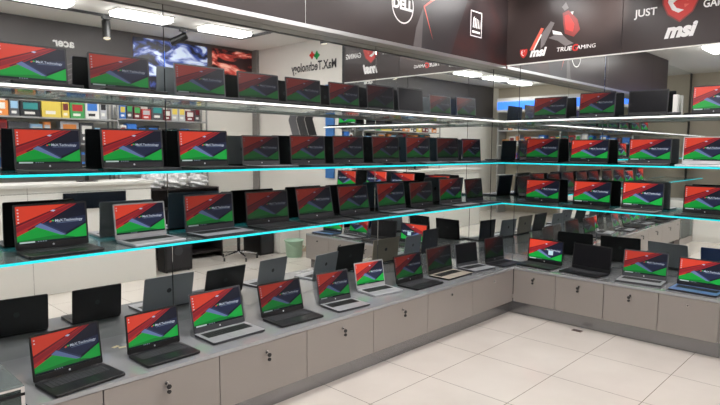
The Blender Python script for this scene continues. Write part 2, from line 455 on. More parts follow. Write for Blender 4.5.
P([(.72, 2.80), (.82, 2.92), (.86, 2.90), (.80, 2.78), (.76, 2.70), (.72, 2.66)], .001, vgrey)
P([(.80, 2.76), (.92, 2.80), (1.0, 2.72), (1.06, 2.68), (.98, 2.66), (.9, 2.72)], .0015, vgrey)
P([(.94, 2.98), (1.0, 3.0), (1.09, 2.90), (1.12, 2.80), (1.06, 2.74), (.97, 2.78), (.95, 2.88)], .0025, vdred)
P([(.96, 2.95), (1.0, 2.96), (1.06, 2.86), (1.05, 2.79), (.98, 2.82)], .0035, vred)
P([(.93, 3.04), (.97, 3.08), (1.0, 3.02), (.96, 3.0)], .003, vgrey)
P([(.84, 2.83), (.93, 2.80), (.95, 2.77), (.85, 2.79)], .003, vw)
P([(1.02, 2.98), (1.05, 2.98), (1.04, 2.95)], .004, vw)
m.build('printed_artwork', t)

# ---------------------------------------------------------------- laptops
PIC = {}
def picture_mesh(kind):
    """flat screen picture 2*.166 wide and .19 high, layered so the later shapes lie just in front"""
    if kind in PIC: return PIC[kind]
    W, Hh = .340, .192
    bm = bmesh.new(); cl = bm.loops.layers.float_color.new('picture')
    def add(pts, rgb, lay):
        try: f = bm.faces.new([bm.verts.new(((u-.5)*W, -.00012*lay, v*Hh)) for u, v in pts])
        except ValueError: return
        for l in f.loops: l[cl] = (*lin(rgb), 1)
    if kind == 'off':
        add([(0, 0), (1, 0), (1, 1), (0, 1)], (10, 10, 12), 0)
    else:
        add([(0, 0), (1, 0), (1, 1), (0, 1)], (22, 25, 42), 0)
        add([(.68, .2), (1, .47), (1, .66), (.34, .52)], (38, 46, 76), 1)
        add([(0, .14), (0, .50), (.70, 1), (.88, 1), (.28, .43), (.2, .3)], (196, 46, 44), 2)
        add([(0, .30), (.0, .44), (.80, 1), (.88, 1)], (158, 36, 44), 3)
        add([(0, .52), (0, 1), (.72, 1)], (240, 72, 48), 4)
        add([(0, .46), (0, .52), (.72, 1), (.76, 1)], (116, 24, 34), 5)
        add([(.14, .36), (.83, 1), (.845, 1), (.17, .34)], (96, 30, 48), 5)
        add([(0, 0), (0, .20), (.27, .42), (.68, .13), (.74, 0)], (18, 172, 62), 6)
        add([(0, 0), (0, .08), (.5, .16), (.68, .13), (.74, 0)], (12, 138, 50), 7)
        add([(.64, 0), (.67, .12), (1, .42), (1, 0)], (24, 186, 70), 8)
        add([(.64, 0), (.67, .12), (.8, .08), (.9, 0)], (12, 120, 50), 9)
        add([(.25, .44), (.33, .52), (.69, .15), (.62, .15)], (112, 132, 182), 10)
        add([(.33, .52), (.40, .50), (.70, .19), (.69, .15)], (52, 62, 98), 11)
        add([(.48, .835), (.52, .865), (.56, .85), (.53, .81)], (205, 215, 250), 12)  # pale glint painted into the picture
        add([(.455, .53), (.475, .57), (.50, .56), (.48, .52)], (235, 90, 60), 12)
        add([(.49, .56), (.505, .585), (.535, .57), (.515, .54)], (90, 210, 100), 12)
        for p in text_faces('MaX.Technology', .075, 0, .0012, 1.0):
            add([(.745+x*.80, .555+y*1.35) for x, y in p], (214, 224, 240), 13)
        add([(.56, .485), (.93, .50), (.93, .512), (.56, .497)], (120, 140, 175), 13)
        add([(0, 0), (1, 0), (1, .055), (0, .055)], (16, 30, 34), 14)
        if kind in ('search', 'popup'): add([(.03, .008), (.24, .008), (.24, .047), (.03, .047)], (210, 232, 228), 15)
        for k in range(4): add([(.28+.035*k, .014), (.297+.035*k, .014), (.297+.035*k, .042), (.28+.035*k, .042)], (150, 170, 180), 15)
        n = {'plain': 2, 'search': 5, 'popup': 0}[kind]
        for k in range(n):
            v = .93-.085*k
            add([(.02, v-.035), (.042, v-.035), (.042, v), (.02, v)], (226, 214, 224), 15)
        if kind == 'popup': add([(.60, .30), (.74, .30), (.74, .52), (.60, .52)], (206, 236, 246), 16)
    me = bpy.data.meshes.new('screen_picture'); bm.to_mesh(me); bm.free()
    me.materials.append(None); PIC[kind] = me
    return me
LV = {}
def level(s):  # emission level with the falloff of an oblique view baked in
    if s not in LV: LV[s] = attr_mat('screen_panel_%d' % round(s*100), .68*s**1.75)
    return LV[s]

def laptop_proto():
    t = bpy.data.objects.new('laptop', None); col.objects.link(t); t.empty_display_size = .05
    ph = mat('placeholder_a', (128, 128, 128)); ph2 = mat('placeholder_b', (30, 30, 30)); ph3 = mat('placeholder_c', (40, 40, 40))
    # base: tapered wedge with rounded corners
    b = MB(); x, d, r = .180, .226, .012
    def outline(x, y0, y1, r):
        pts = []
        for cx, cy, a0 in ((x-r, y1-r, 0), (-x+r, y1-r, 90), (-x+r, y0+r, 180), (x-r, y0+r, 270)):
            for k in range(4):
                a = R(a0+30*k); pts.append((cx+r*math.cos(a), cy+r*math.sin(a)))
        return pts
    o = outline(x, -d, 0, r); rings = []
    for ins, z in ((.006, .001), (0, .006), (0, .0155), (.0015, .0175)):
        rings.append([b.bm.verts.new((px*(1-ins/x), (py+d/2)*(1-ins/(d/2))-d/2, z*(1 if z < .01 else 1+(.08*(py+d)/d-.04)))) for px, py in o])
    k0, k1 = b.mi(ph), b.mi(ph2)
    for ra, rb in zip(rings, rings[1:]):
        for i in range(len(ra)):
            f = b.bm.faces.new([ra[i], ra[(i+1) % len(ra)], rb[(i+1) % len(ra)], rb[i]]); f.material_index = k1
    f = b.bm.faces.new(rings[-1]); f.material_index = k0
    f = b.bm.faces.new(rings[0][::-1]); f.material_index = k1
    base = b.build('base', t)
    k = MB(); zt = .0181
    k.box(-.155, .155, -.125, -.028, zt-.0012, zt, ph2)
    for row in range(5):
        for c in range(14):
            if row == 4 and 3 < c < 9:
                if c != 4: continue
                k.box(-.152+c*.0218, -.152+9*.0218-.003, -.122+.001, -.122+.0165, zt, zt+.0012, ph); continue
            x0 = -.152+c*.0218; y0 = -.048-row*.0185
            k.box(x0, x0+.0185, y0, y0+.0155, zt, zt+.0012, ph)
    k.build('keyboard', base)
    p = MB(); p.box(-.050, .050, -.208, -.140, zt-.001, zt+.0002, ph); p.build('touchpad', base)
    # lid
    l = MB(); o = outline(.180, 0, .235, .009)
    ka, kb = l.mi(ph), l.mi(ph2)
    F = [l.bm.verts.new((px, 0, py)) for px, py in o]; B1 = [l.bm.verts.new((px, .0055, py)) for px, py in o]
    B2 = [l.bm.verts.new((px*.985, .0075, (py-.1175)*.985+.1175)) for px, py in o]
    f = l.bm.faces.new(F); f.material_index = kb
    for ra, rb in ((F, B1), (B1, B2)):
        for i in range(len(ra)):
            f = l.bm.faces.new([ra[i], ra[(i+1) % len(ra)], rb[(i+1) % len(ra)], rb[i]]); f.material_index = ka
    f = l.bm.faces.new(B2[::-1]); f.material_index = ka
    # bezel lip round the screen
    for (x0, x1, z0, z1) in ((-.177, .177, .226, .232), (-.177, -.171, .006, .226), (.171, .177, .006, .226), (-.177, .177, .004, .030)):
        l.box(x0, x1, -.0016, .0005, z0, z1, ph2)
    lid = l.build('lid', t); lid.location = (0, .001, .0175)
    h = MB()
    for s in (-1, 1): h.cyl((s*.135-.022, -.002, .0165), (s*.135+.022, -.002, .0165), .0055, ph2, 10)
    h.build('hinge', t)
    s = bpy.data.objects.new('screen', picture_mesh('plain')); col.objects.link(s); s.parent = lid; s.location = (0, -.0004, .032)
    e = MB(); e.cyl((0, .0072, .125), (0, .0082, .125), .017, ph3, 20); e.build('emblem', lid)
    c = MB(); c.cyl((0, -.0017, .017), (0, -.0022, .017), .0055, ph3, 12); c.build('maker_mark', lid)
    return t
proto = laptop_proto()
# give every slot an object-level material so copies can share the meshes
def walk(o):
    yield o
    for c in o.children: yield from walk(c)
def copy_tree(o, parent=None):
    c = o.copy(); col.objects.link(c); c.parent = parent
    for ch in o.children: copy_tree(ch, c)
    return c
FIN = {  # palm-rest, underside/bezel, lid back, keys
    'black': ((34, 34, 37), (20, 20, 22), (26, 26, 29)),
    'charcoal': ((58, 59, 63), (36, 36, 40), (48, 49, 54)),
    'silver': ((176, 178, 182), (58, 59, 63), (140, 144, 150)),
    'silverframe': ((186, 188, 192), (168, 168, 170), (150, 154, 160)),
    'steel': ((168, 172, 180), (50, 51, 56), (96, 112, 128)),
    'gold': ((196, 186, 170), (34, 33, 34), (150, 142, 128)),
    'blue': ((92, 128, 178), (30, 32, 40), (42, 66, 112)),
    'white': ((226, 226, 228), (222, 222, 224), (222, 222, 224)),
    'bluegrey': ((60, 68, 84), (34, 38, 48), (52, 62, 80)),
    'gamer': ((30, 26, 28), (18, 18, 20), (30, 30, 34)),
}
used = [False]
def laptop(x, y, z, rot, w, h, tilt, fin, pic, lev, label, group, mark=True):
    if not used[0]: t = proto; used[0] = True
    else: t = copy_tree(proto)
    t.location = (x, y, z); t.rotation_euler = (0, 0, rot); t.scale = (w/.36, 1, 1)
    for q in ('left', 'right'):
        for q2 in ('lowest', 'middle', 'top'): label = label.replace(' on the %s shelf, %s wall' % (q2, q), ', %s %s-wall shelf' % (q2, q)).replace('%s shelf, %s wall' % (q2, q), '%s %s-wall shelf' % (q2, q))
    label = label.replace('from the left', 'from left').replace('from the corner', 'from corner').replace('nearest the', 'nearest')
    tag(t, label, 'laptop', group)
    palm, bez, back = FIN[fin]
    pm = mat('laptop_deck_'+fin, palm, .38, metal=.25 if fin not in ('black', 'white', 'gamer') else 0)
    bz = mat('laptop_frame_'+fin, bez, .42)
    bk = mat('laptop_lid_'+fin, back, .36, metal=.3 if fin not in ('black', 'white', 'gamer') else 0)
    key = mat('laptop_keys_dark', (26, 26, 29), .5) if fin not in ('black', 'gamer') else mat('laptop_keys_black', (66, 66, 70), .5)
    well = mat('laptop_key_well', (16, 16, 18), .6) if fin in ('black', 'gamer') else mat('laptop_key_well_'+fin, tuple(int(v*.62) for v in palm), .5)
    emb = mat('emblem_grey', (62, 64, 68), .35, metal=.3)
    mk = mat('maker_mark_white', (196, 198, 202), .35)
    def setm(o, ms):
        for i, mm in enumerate(ms):
            o.material_slots[i].link = 'OBJECT'; o.material_slots[i].material = mm
    for o in walk(t):
        n = o.name.split('.')[0]
        if n == 'base': setm(o, [pm, bz if fin != 'silverframe' else pm] if o.material_slots[0] else [])
        elif n == 'keyboard': setm(o, [well, key])
        elif n == 'touchpad': setm(o, [mat('touchpad_'+fin, tuple(min(255, int(v*.9+6)) for v in palm), .3)])
        elif n == 'lid': o.rotation_euler.x = -R(tilt); o.scale = (1, 1, h/.235); setm(o, [bk, bz])
        elif n == 'hinge': setm(o, [bz])
        elif n == 'screen': o.data = picture_mesh(pic); setm(o, [level(lev)])
        elif n == 'emblem': setm(o, [emb])
        elif n == 'maker_mark': setm(o, [mk if fin in ('black', 'silver', 'charcoal') and pic != 'off' else bz])
    return t

gCL, gCR = 'laptops on the left worktop', 'laptops on the right worktop'
CL = [
 (-4.813,-0.483,6.7,0.349,0.230,8,'black','plain',.85,'big black laptop nearest the camera at the left end of the worktop, faded wallpaper'),
 (-4.342,-0.451,1.5,0.317,0.220,6,'black','plain',1.0,'thin black laptop on the worktop, second from the left, backlit-looking grey keys'),
 (-3.871,-0.389,0.2,0.376,0.245,13,'silver','search',1.0,'silver-decked laptop with dark screen frame on the worktop, third from the left'),
 (-3.383,-0.420,-2.3,0.359,0.225,14,'black','search',.62,'black laptop on the worktop with dimmer wallpaper, fourth from the left'),
 (-2.903,-0.442,-4.8,0.305,0.225,12,'silver','search',.66,'small silver laptop on the worktop with a white palm rest, fifth from the left'),
 (-2.389,-0.334,-7.2,0.310,0.215,11,'silverframe','plain',1.1,'silver-framed laptop on the worktop with the brightest orange-red screen'),
 (-1.985,-0.424,0,0.370,0.235,10,'black','search',.42,'black laptop on the worktop with a dim purple-red screen, seventh from the left'),
 (-1.496,-0.394,0.7,0.390,0.240,7,'gold','plain',.20,'laptop with gold-silver palm rest and very dark red screen on the worktop'),
 (-1.055,-0.400,-7.3,0.320,0.225,8,'silver','off',.1,'silver laptop with a black switched-off screen on the left worktop'),
 (-0.650,-0.466,-4.6,0.326,0.245,5,'charcoal','plain',.13,'dark laptop with almost black screen at the corner end of the left worktop'),
]
for a in CL: laptop(a[0], a[1], ZT, R(a[2]), *a[3:9], a[9], gCL)
CR = [
 (-0.409,-0.889,-3.9,0.385,0.240,5,'black','popup',1.15,'black laptop with a pale square window on its screen, right worktop next to the corner'),
 (-0.426,-1.363,-7.8,0.390,0.245,6,'black','off',.1,'black laptop with switched-off screen on the right worktop'),
 (-0.403,-1.835,5.3,0.369,0.245,12,'silver','search',.85,'pinkish silver laptop with dark screen frame on the right worktop'),
 (-0.433,-2.292,-2.4,0.363,0.235,9,'blue','search',1.1,'blue laptop at the right end of the worktop'),
]
for a in CR: laptop(a[0], a[1], ZT, R(a[2]-90), *a[3:9], a[9], gCR)
SL = [
 (-4.744,-0.112,0,0.376,0.245,4,'black','search',1.0,'black laptop at the left end of the lowest shelf, left wall'),
 (-4.238,-0.112,3,0.335,0.215,7,'silverframe','plain',1.0,'silver laptop, second from the left on the lowest shelf, left wall'),
 (-3.756,-0.112,3,0.387,0.245,4,'steel','search',.62,'dark-framed silver-decked laptop, third from the left on the lowest shelf, left wall'),
 (-3.271,-0.112,0,0.386,0.240,5,'black','plain',.34,'black laptop with dim red screen, fourth from the left on the lowest shelf, left wall'),
 (-2.792,-0.112,0,0.374,0.250,12,'charcoal','plain',.42,'charcoal laptop tilted back, fifth from the left on the lowest shelf, left wall'),
 (-2.354,-0.112,0,0.366,0.245,10,'charcoal','plain',.36,'charcoal laptop, sixth from the left on the lowest shelf, left wall'),
 (-1.868,-0.112,0,0.385,0.250,8,'steel','plain',.40,'grey laptop with blue-tinted dim screen, seventh from the left on the lowest shelf, left wall'),
 (-1.425,-0.112,0,0.357,0.240,7,'charcoal','plain',.27,'charcoal laptop with very dim screen, eighth from the left on the lowest shelf, left wall'),
 (-0.944,-0.112,0,0.390,0.258,4,'silver','plain',.40,'tall laptop with silver deck, ninth from the left on the lowest shelf, left wall'),
 (-0.553,-0.150,0,0.330,0.240,8,'bluegrey','plain',.16,'dark blue-grey laptop nearest the corner on the lowest shelf, left wall'),
]
for a in SL: laptop(a[0], a[1], ZS['C'], R(a[2]), *a[3:9], a[9], 'laptops on the lowest glass shelf, left wall')
SR = [
 (-0.112,-0.690,0,0.380,0.235,4,'charcoal','plain',.85,'charcoal laptop nearest the corner on the lowest shelf, right wall'),
 (-0.130,-1.222,-3,0.386,0.245,4,'black','search',1.0,'black laptop second from the corner on the lowest shelf, right wall'),
 (-0.112,-1.693,0,0.371,0.255,4,'silver','search',1.15,'laptop with black frame and silver deck, third from the corner on the lowest shelf, right wall'),
 (-0.150,-2.227,-3,0.355,0.245,4,'black','search',1.0,'black laptop cut by the right picture edge on the lowest shelf, right wall'),
]
for a in SR: laptop(a[0], a[1], ZS['C'], R(a[2]-90), *a[3:9], a[9], 'laptops on the lowest glass shelf, right wall')
BLl = [
 (-4.750,0.337,0.220,'charcoal','search',.95,'grey-framed laptop at the left end of the middle shelf, left wall'),
 (-4.281,0.380,0.230,'charcoal','search',.95,'wide grey-framed laptop, second from the left on the middle shelf, left wall'),
 (-3.803,0.365,0.235,'black','search',1.0,'black laptop with a white maker mark, third from the left on the middle shelf, left wall'),
 (-3.339,0.326,0.210,'silver','plain',.36,'laptop with silver deck and dim red screen, fourth from the left on the middle shelf, left wall'),
 (-2.893,0.355,0.220,'charcoal','plain',.42,'charcoal laptop, fifth from the left on the middle shelf, left wall'),
 (-2.449,0.360,0.225,'charcoal','plain',.32,'charcoal laptop with washed-out screen, sixth from the left on the middle shelf, left wall'),
 (-1.978,0.365,0.230,'charcoal','plain',.28,'dim charcoal laptop, seventh from the left on the middle shelf, left wall'),
 (-1.515,0.365,0.235,'steel','plain',.40,'grey laptop with an orange streak on screen, eighth from the left on the middle shelf, left wall'),
 (-1.035,0.370,0.235,'steel','plain',.22,'pale-edged laptop with faint screen, ninth from the left on the middle shelf, left wall'),
 (-0.600,0.350,0.230,'bluegrey','plain',.30,'blue-tinted laptop nearest the corner on the middle shelf, left wall'),
]
for a in BLl: laptop(a[0], -.128, ZS['B'], 0, a[1], a[2], 4, a[3], a[4], a[5], a[6], 'laptops on the middle glass shelf, left wall')
BRl = [
 (-0.680,0.365,0.240,'charcoal','plain',.62,'grey-framed laptop nearest the corner on the middle shelf, right wall'),
 (-1.180,0.380,0.225,'black','plain',1.0,'black laptop second from the corner on the middle shelf, right wall'),
 (-1.741,0.370,0.230,'silver','search',1.0,'laptop with silver deck, third from the corner on the middle shelf, right wall'),
 (-2.190,0.345,0.245,'white','search',1.05,'white laptop at the right end of the middle shelf, right wall'),
]
for a in BRl: laptop(-.128, a[0], ZS['B'], R(-90), a[1], a[2], 4, a[3], a[4], a[5], a[6], 'laptops on the middle glass shelf, right wall')
ALl = [
 (-4.808,0.340,0.215,'black','plain',1.0,'black laptop at the left end of the top shelf, left wall'),
 (-4.347,0.360,0.215,'black','search',.66,'black laptop, second from the left on the top shelf, left wall'),
 (-3.817,0.370,0.212,'silver','search',.50,'grey-framed laptop, third from the left on the top shelf, left wall'),
 (-3.355,0.355,0.208,'black','plain',.40,'black laptop with dim red and green screen, fourth from the left on the top shelf, left wall'),
 (-2.937,0.350,0.208,'black','plain',.36,'black laptop, fifth from the left on the top shelf, left wall'),
 (-2.501,0.345,0.210,'black','plain',.34,'black laptop before the blue strip, sixth from the left on the top shelf, left wall'),
 (-2.056,0.350,0.230,'charcoal','plain',.16,'charcoal laptop with nearly black red-tinted screen, seventh from the left on the top shelf, left wall'),
 (-1.638,0.365,0.240,'charcoal','off',.1,'charcoal laptop with black switched-off screen on the top shelf, left wall'),
 (-1.173,0.350,0.205,'silver','plain',.30,'small pale laptop with washed-out screen, second from the corner on the top shelf, left wall'),
 (-0.720,0.355,0.215,'bluegrey','plain',.30,'blue-tinted laptop nearest the corner on the top shelf, left wall'),
]
for a in ALl: laptop(a[0], -.128, ZS['A'], 0, a[1], a[2], 4, a[3], a[4], a[5], a[6], 'laptops on the top glass shelf, left wall')
ARl = [
 (-0.750,0.360,0.225,'black','plain',.46,'black laptop nearest the corner on the top shelf, right wall'),
 (-1.235,0.350,0.245,'charcoal','plain',.55,'grey-framed laptop second from the corner on the top shelf, right wall'),
 (-1.703,0.347,0.235,'black','off',.1,'black laptop with switched-off screen beside cables on the top shelf, right wall'),
 (-2.240,0.345,0.245,'black','search',1.15,'black laptop with bright screen at the right end of the top shelf, right wall'),
]
for a in ARl: laptop(-.128, a[0], ZS['A'], R(-90), a[1], a[2], 5, a[3], a[4], a[5], a[6], 'laptops on the top glass shelf, right wall')

# ---------------------------------------------------------------- small things on the counter and shelves
def tube(name, pts, r, m, label, cat, parent=None):
    cu = bpy.data.curves.new(name, 'CURVE'); cu.dimensions = '3D'; cu.bevel_depth = r; cu.bevel_resolution = 2
    sp = cu.splines.new('NURBS'); sp.points.add(len(pts)-1)
    for i, p in enumerate(pts): sp.points[i].co = (*p, 1)
    sp.use_endpoint_u = True; sp.order_u = 3
    cu.materials.append(m)
    o = bpy.data.objects.new(name, cu); col.objects.link(o)
    dg = bpy.context.evaluated_depsgraph_get(); me = bpy.data.meshes.new_from_object(o.evaluated_get(dg))
    bpy.data.objects.remove(o); o = bpy.data.objects.new(name, me); col.objects.link(o)
    if parent: o.parent = parent
    else: tag(o, label, cat)
    return o
pts = []
for k in range(46):
    a = k*.9; rr = .035+.018*math.sin(k*1.7)
    pts.append((-.21+rr*math.cos(a)*1.1, -1.955+rr*math.sin(a)*1.2, ZS['A']+.005+.018*(1+math.sin(k*2.3))))
tube('cable_bundle', pts, .0025, mat('cable_grey', (70, 70, 74), .5), 'tangled grey cable bundle beside the switched-off laptop on the top right shelf', 'cable')
m = MB(); m.box(-.09, -.03, -1.945, -1.905, ZS['A'], ZS['A']+.20, white, bev=.003)
tag(m.build('power_adapter_box'), 'narrow upright white box behind the cables on the top right shelf', 'box')
for x, y, r_, lab in ((-4.47, -.22, 20, 'left one of two small cream stickers on the worktop behind the first two laptops'), (-4.445, -.255, -15, 'right one of two small cream stickers on the worktop behind the first two laptops')):
    m = MB(); m.box(-.02, .02, -.012, .012, 0, .001, mat('cream_paper', (214, 202, 160), .6))
    tag(m.build('sticker', loc=(x, y, ZT), rotz=R(r_)), lab, 'sticker', 'cream stickers on the worktop')
m = MB(); m.box(-.03, .03, -.045, .045, 0, .004, mat('brown_metal', (104, 84, 72), .4), bev=.002); m.box(-.022, .022, -.036, .036, .0042, .006, mat('dark_brown', (66, 54, 48), .5))
tag(m.build('floor_socket', loc=(-.76, -1.40, 0)), 'small brown socket plate on the floor before the right plinth', 'socket')

# glass showcase at the left edge
t = thing('glass_showcase', 'low glass-topped display case with chrome corners at the left end of the worktop', 'display case', (-5.09, -.72, 0))
b = MB(); b.box(-.80, 0, 0, .70, .0, .12, taupe); b.box(-.80, 0, .68, .70, .12, .58, taupe); b.box(-.80, -.78, 0, .68, .12, .58, taupe); b.build('case_body', t)
gl = MB(); gl.box(-.79, -.004, .002, .008, .125, .585, glass_cl); gl.build('glass_pane', t)
gl = MB(); gl.box(-.008, -.002, .01, .675, .125, .585, glass_cl); gl.build('glass_pane', t)
gl = MB(); gl.box(-.80, 0, 0, .70, .588, .598, glass_sh); gl.build('glass_top', t)
c = MB()
for z in (.578,):
    c.box(-.80, .0, -.004, .004, z, z+.010, chrome); c.box(-.004, .004, -.004, .70, z, z+.010, chrome)
c.box(-.80, .004, -.006, .0, .548, .562, black)
c.box(-.012, .004, -.006, .008, .12, .59, chrome, bev=.001)
c.build('chrome_frame', t)
s = MB(); s.box(-.78, -.012, .02, .66, .34, .346, glass_sh); s.build('inner_shelf', t)

# ---------------------------------------------------------------- track lights
tr = thing('ceiling_track', 'long black ceiling track parallel to the mirrored left wall', 'track', (0, 0, 0))
b = MB(); b.box(-7.6, -.72, -3.90, -3.865, H-.03, H, blackm); b.build('rail', tr)
tr = thing('ceiling_track', 'short black ceiling track running towards the mirror corner', 'track', (0, 0, 0))
b = MB(); b.box(-.755, -.72, -3.86, -.95, H-.03, H, blackm); b.build('rail', tr)
def spot(x, y, aim, label, energy=0):
    t = thing('track_spotlight', label, 'spotlight', (x, y, H-.03), 0, 'black track spotlights')
    p = Vector((0, 0, -.10)); d = (Vector(aim)-Vector((x, y, H-.13))).normalized()
    a = MB(); a.box(-.05, .05, -.018, .018, -.03, 0, blackm, bev=.002); a.cyl((0, 0, -.02), (0, 0, -.11), .013, blackm, 10); a.build('mount', t)
    h = MB(); h.cyl(p-d*.05, p+d*.18, .050, blackm, 22); h.cyl(p-d*.06, p-d*.05, .042, blackm, 22); h.build('lamp_head', t)
    l = MB(); l.cyl(p+d*.1802, p+d*.1815, .042, emit('spot_lens', (255, 244, 226), 3 if energy else .6), 20); l.build('lens', t)
    if energy:
        li = bpy.data.lights.new('spot_beam', 'SPOT'); li.energy = energy; li.spot_size = R(56); li.spot_blend = .8; li.shadow_soft_size = .03; li.color = (1, .96, .9)
        lo = bpy.data.objects.new('spot_beam', li); col.objects.link(lo); lo.parent = t
        lo.location = p+d*.20; lo.rotation_euler = d.to_track_quat('-Z', 'Y').to_euler()
spot(-2.75, -3.88, (-2.9, -3.4, 1.5), 'black track spotlight pointing steeply down, left one on the long track')
spot(-1.70, -3.88, (-2.6, -4.6, 2.6), 'black track spotlight tilted to the left, right one on the long track')
spot(-.74, -2.08, (-.6, -1.9, 1.6), 'black spotlight on the short track pointing almost straight down')
spot(-.74, -1.55, (0, -1.2, 3.0), 'black spotlight on the short track facing the gaming board', 40)
spot(-.74, -1.05, (-.35, -.16, 3.22), 'black spotlight on the short track nearest the mirror corner', 75)

# ---------------------------------------------------------------- what stands behind the camera, seen in the mirrors
wl = mat('counter_cream_laminate', (240, 238, 232), .35)
t = thing('reception_counter', 'long cream reception counter seen in the mirror behind the lowest shelf', 'counter', (0, 0, 0))
b = MB(); b.box(-5.2, -2.45, -3.86, -3.42, .0, 1.20, wl, bev=.003); b.build('counter_body', t)
b = MB(); b.box(-5.23, -2.42, -3.90, -3.38, 1.20, 1.235, white, bev=.003); b.build('counter_top', t)
b = MB(); b.box(-3.86, -3.857, -3.4195, -3.4185, .0, 1.2, gap); b.box(-5.2, -2.45, -3.4195, -3.4185, 1.13, 1.134, gap); b.build('panel_joint', t)
def monitor(x, y, z, w, h, rot, lab, on=False):
    t = thing('monitor', lab, 'monitor', (x, y, z), rot, 'black computer monitors')
    a = MB(); a.box(-w/2, w/2, -.02, .02, .08, .08+h, black, bev=.004); a.build('display_housing', t)
    a = MB(); a.box(-.1, .1, -.08, .08, 0, .012, black, bev=.004); a.box(-.02, .02, -.01, .01, .012, .09, black); a.build('stand', t)
    a = MB(); a.box(-w/2+.012, w/2-.012, .0205, .022, .095, .07+h, mat('dark_screen', (14, 18, 24), .15)); a.build('display_screen', t)
monitor(-3.15, -3.62, 1.236, .52, .13, 0, 'low wide black monitor on the cream reception counter')
m = MB(); m.box(-3.5, -2.78, -3.417, -3.395, .93, 1.12, mat('navy_panel', (14, 22, 34), .2), bev=.004)
tag(m.build('dark_notice'), 'flat dark notice fixed to the front of the cream counter', 'notice')

# rack of goods on the back wall
rk = mat('grey_rack', (150, 150, 148), .5)
def rack(x0, x1, y0, y1, zs, lab, axis='x'):
    t = thing('display_rack', lab, 'rack', (0, 0, 0))
    fr = MB()
    for x in (x0, x1-.02):
        for y in (y0, y1-.02): fr.box(x, x+.02, y, y+.02, 0, zs[-1]+.3, rk)
    fr.build('uprights', t)
    for z in zs:
        s = MB(); s.box(x0, x1, y0, y1, z-.02, z, rk); s.build('rack_shelf', t)
    return t
rack(-5.0, -2.42, -4.70, -4.35, [.5, 1.0, 1.35, 1.70, 2.02], 'tall grey rack of boxed goods against the back wall behind the cream counter')
rack(-2.38, -.95, -4.70, -4.52, [1.40, 1.74, 2.05], 'shallow grey rack of boxed goods above the crumpled plastic bags')
colours = [('white', (222, 220, 214)), ('red', (170, 40, 40)), ('black', (28, 28, 32)), ('blue', (48, 110, 190)), ('orange', (214, 130, 60)), ('dark grey', (74, 74, 78)), ('green', (60, 150, 80)), ('light grey', (176, 178, 182)), ('wine red', (104, 26, 36)), ('pale blue', (150, 190, 220)), ('yellow', (214, 190, 80)), ('teal', (40, 130, 130))]
rn = {1.35: 'lowest filled', 1.70: 'middle', 2.02: 'top'}
ordn = ['first', 'second', 'third', 'fourth', 'fifth', 'sixth', 'seventh', 'eighth', 'ninth', 'tenth', 'eleventh', 'twelfth', 'thirteenth', 'fourteenth', 'fifteenth', 'sixteenth', 'seventeenth', 'eighteenth', 'nineteenth', 'twentieth', 'twenty-first', 'twenty-second']
def goods_box(x, y, z, w, d, h, cn, rgb, label, grp, face):
    m = MB(); b0 = mat('carton_'+cn.replace(' ', '_'), rgb, .5)
    m.box(-w/2, w/2, -d/2, d/2, 0, h, b0, bev=.002, seg=1)
    ac = colours[rnd.randrange(len(colours))]
    m2 = mat('carton_'+ac[0].replace(' ', '_'), ac[1], .5)
    m.box(-w*.36, w*.36, d/2, d/2+.0015, h*.45, h*.86, m2)
    m.box(-w*.3, w*.2, d/2, d/2+.0015, h*.15, h*.3, white if cn != 'white' else black)
    tag(m.build('product_box', loc=(x, y, z), rotz=face), label, 'box', grp)
for z in (1.35, 1.70, 2.02):
    x = -4.95; k = 0
    while x < -2.62:
        w = rnd.choice([.10, .12, .15, .19, .24]); h = rnd.uniform(.16, .28); cn, rgb = colours[rnd.randrange(len(colours))]
        if x+w > -2.46: break
        goods_box(x+w/2, -4.50, z, w-.012, .16, h, cn, rgb, '%s carton, %s along the %s shelf of the back wall rack' % (cn, ordn[k], rn[z]), 'boxed goods on the back wall rack', 0)
        x += w; k += 1

for z, nm in ((1.40, 'lowest'), (1.74, 'middle'), (2.05, 'top')):
    x = -2.33; k = 0
    while x < -1.1:
        w = rnd.choice([.10, .12, .15, .19]); h = rnd.uniform(.14, .25); cn, rgb = colours[rnd.choice([2, 5, 8, 2, 0, 3, 1, 7])]
        if x+w > -.98: break
        goods_box(x+w/2, -4.61, z, w-.012, .13, h, cn, rgb, '%s carton, %s along the %s shelf of the shallow rack' % (cn, ordn[k], nm), 'boxed goods on the shallow rack', 0)
        x += w; k += 1

# dark wall graphic above the rack
gm = mat('graphic_dark_grey', (74, 70, 70), .45, noise=.12, nscale=.8)
t = thing('wall_graphic', 'long dark grey printed wall panel with white lettering high on the back wall', 'wall graphic', (0, 0, 0))
b = MB(); b.box(-7.9, -2.05, Y0+.001, Y0+.02, 2.36, H-.004, gm); b.box(-2.05, .06, Y0+.001, Y0+.018, 2.36, H-.004, mat('graphic_brown_grey', (88, 76, 72), .45, noise=.1, nscale=.8)); b.build('graphic_panel', t)
B_axes = dict(o=(0, Y0+.02, 0), u=(-1, 0, 0), n=(0, 1, 0))
m = MB(); plane_text(m, B_axes, 'acer', 2.96, 3.02, .15, vw, bold=.005, shear=.1); m.build('logo_lettering', t)
m = MB()
for k in range(4):
    pts = []
    for i in range(13): pts.append((3.0-.11*i, 2.5+.03*k+.35*math.sin(i*.16+k*.12)))
    q = pts+[(a, z-.012) for a, z in pts[::-1]]
    plane_poly(m, B_axes, q, .001, vgrey)
m.build('swoosh_lines', t)
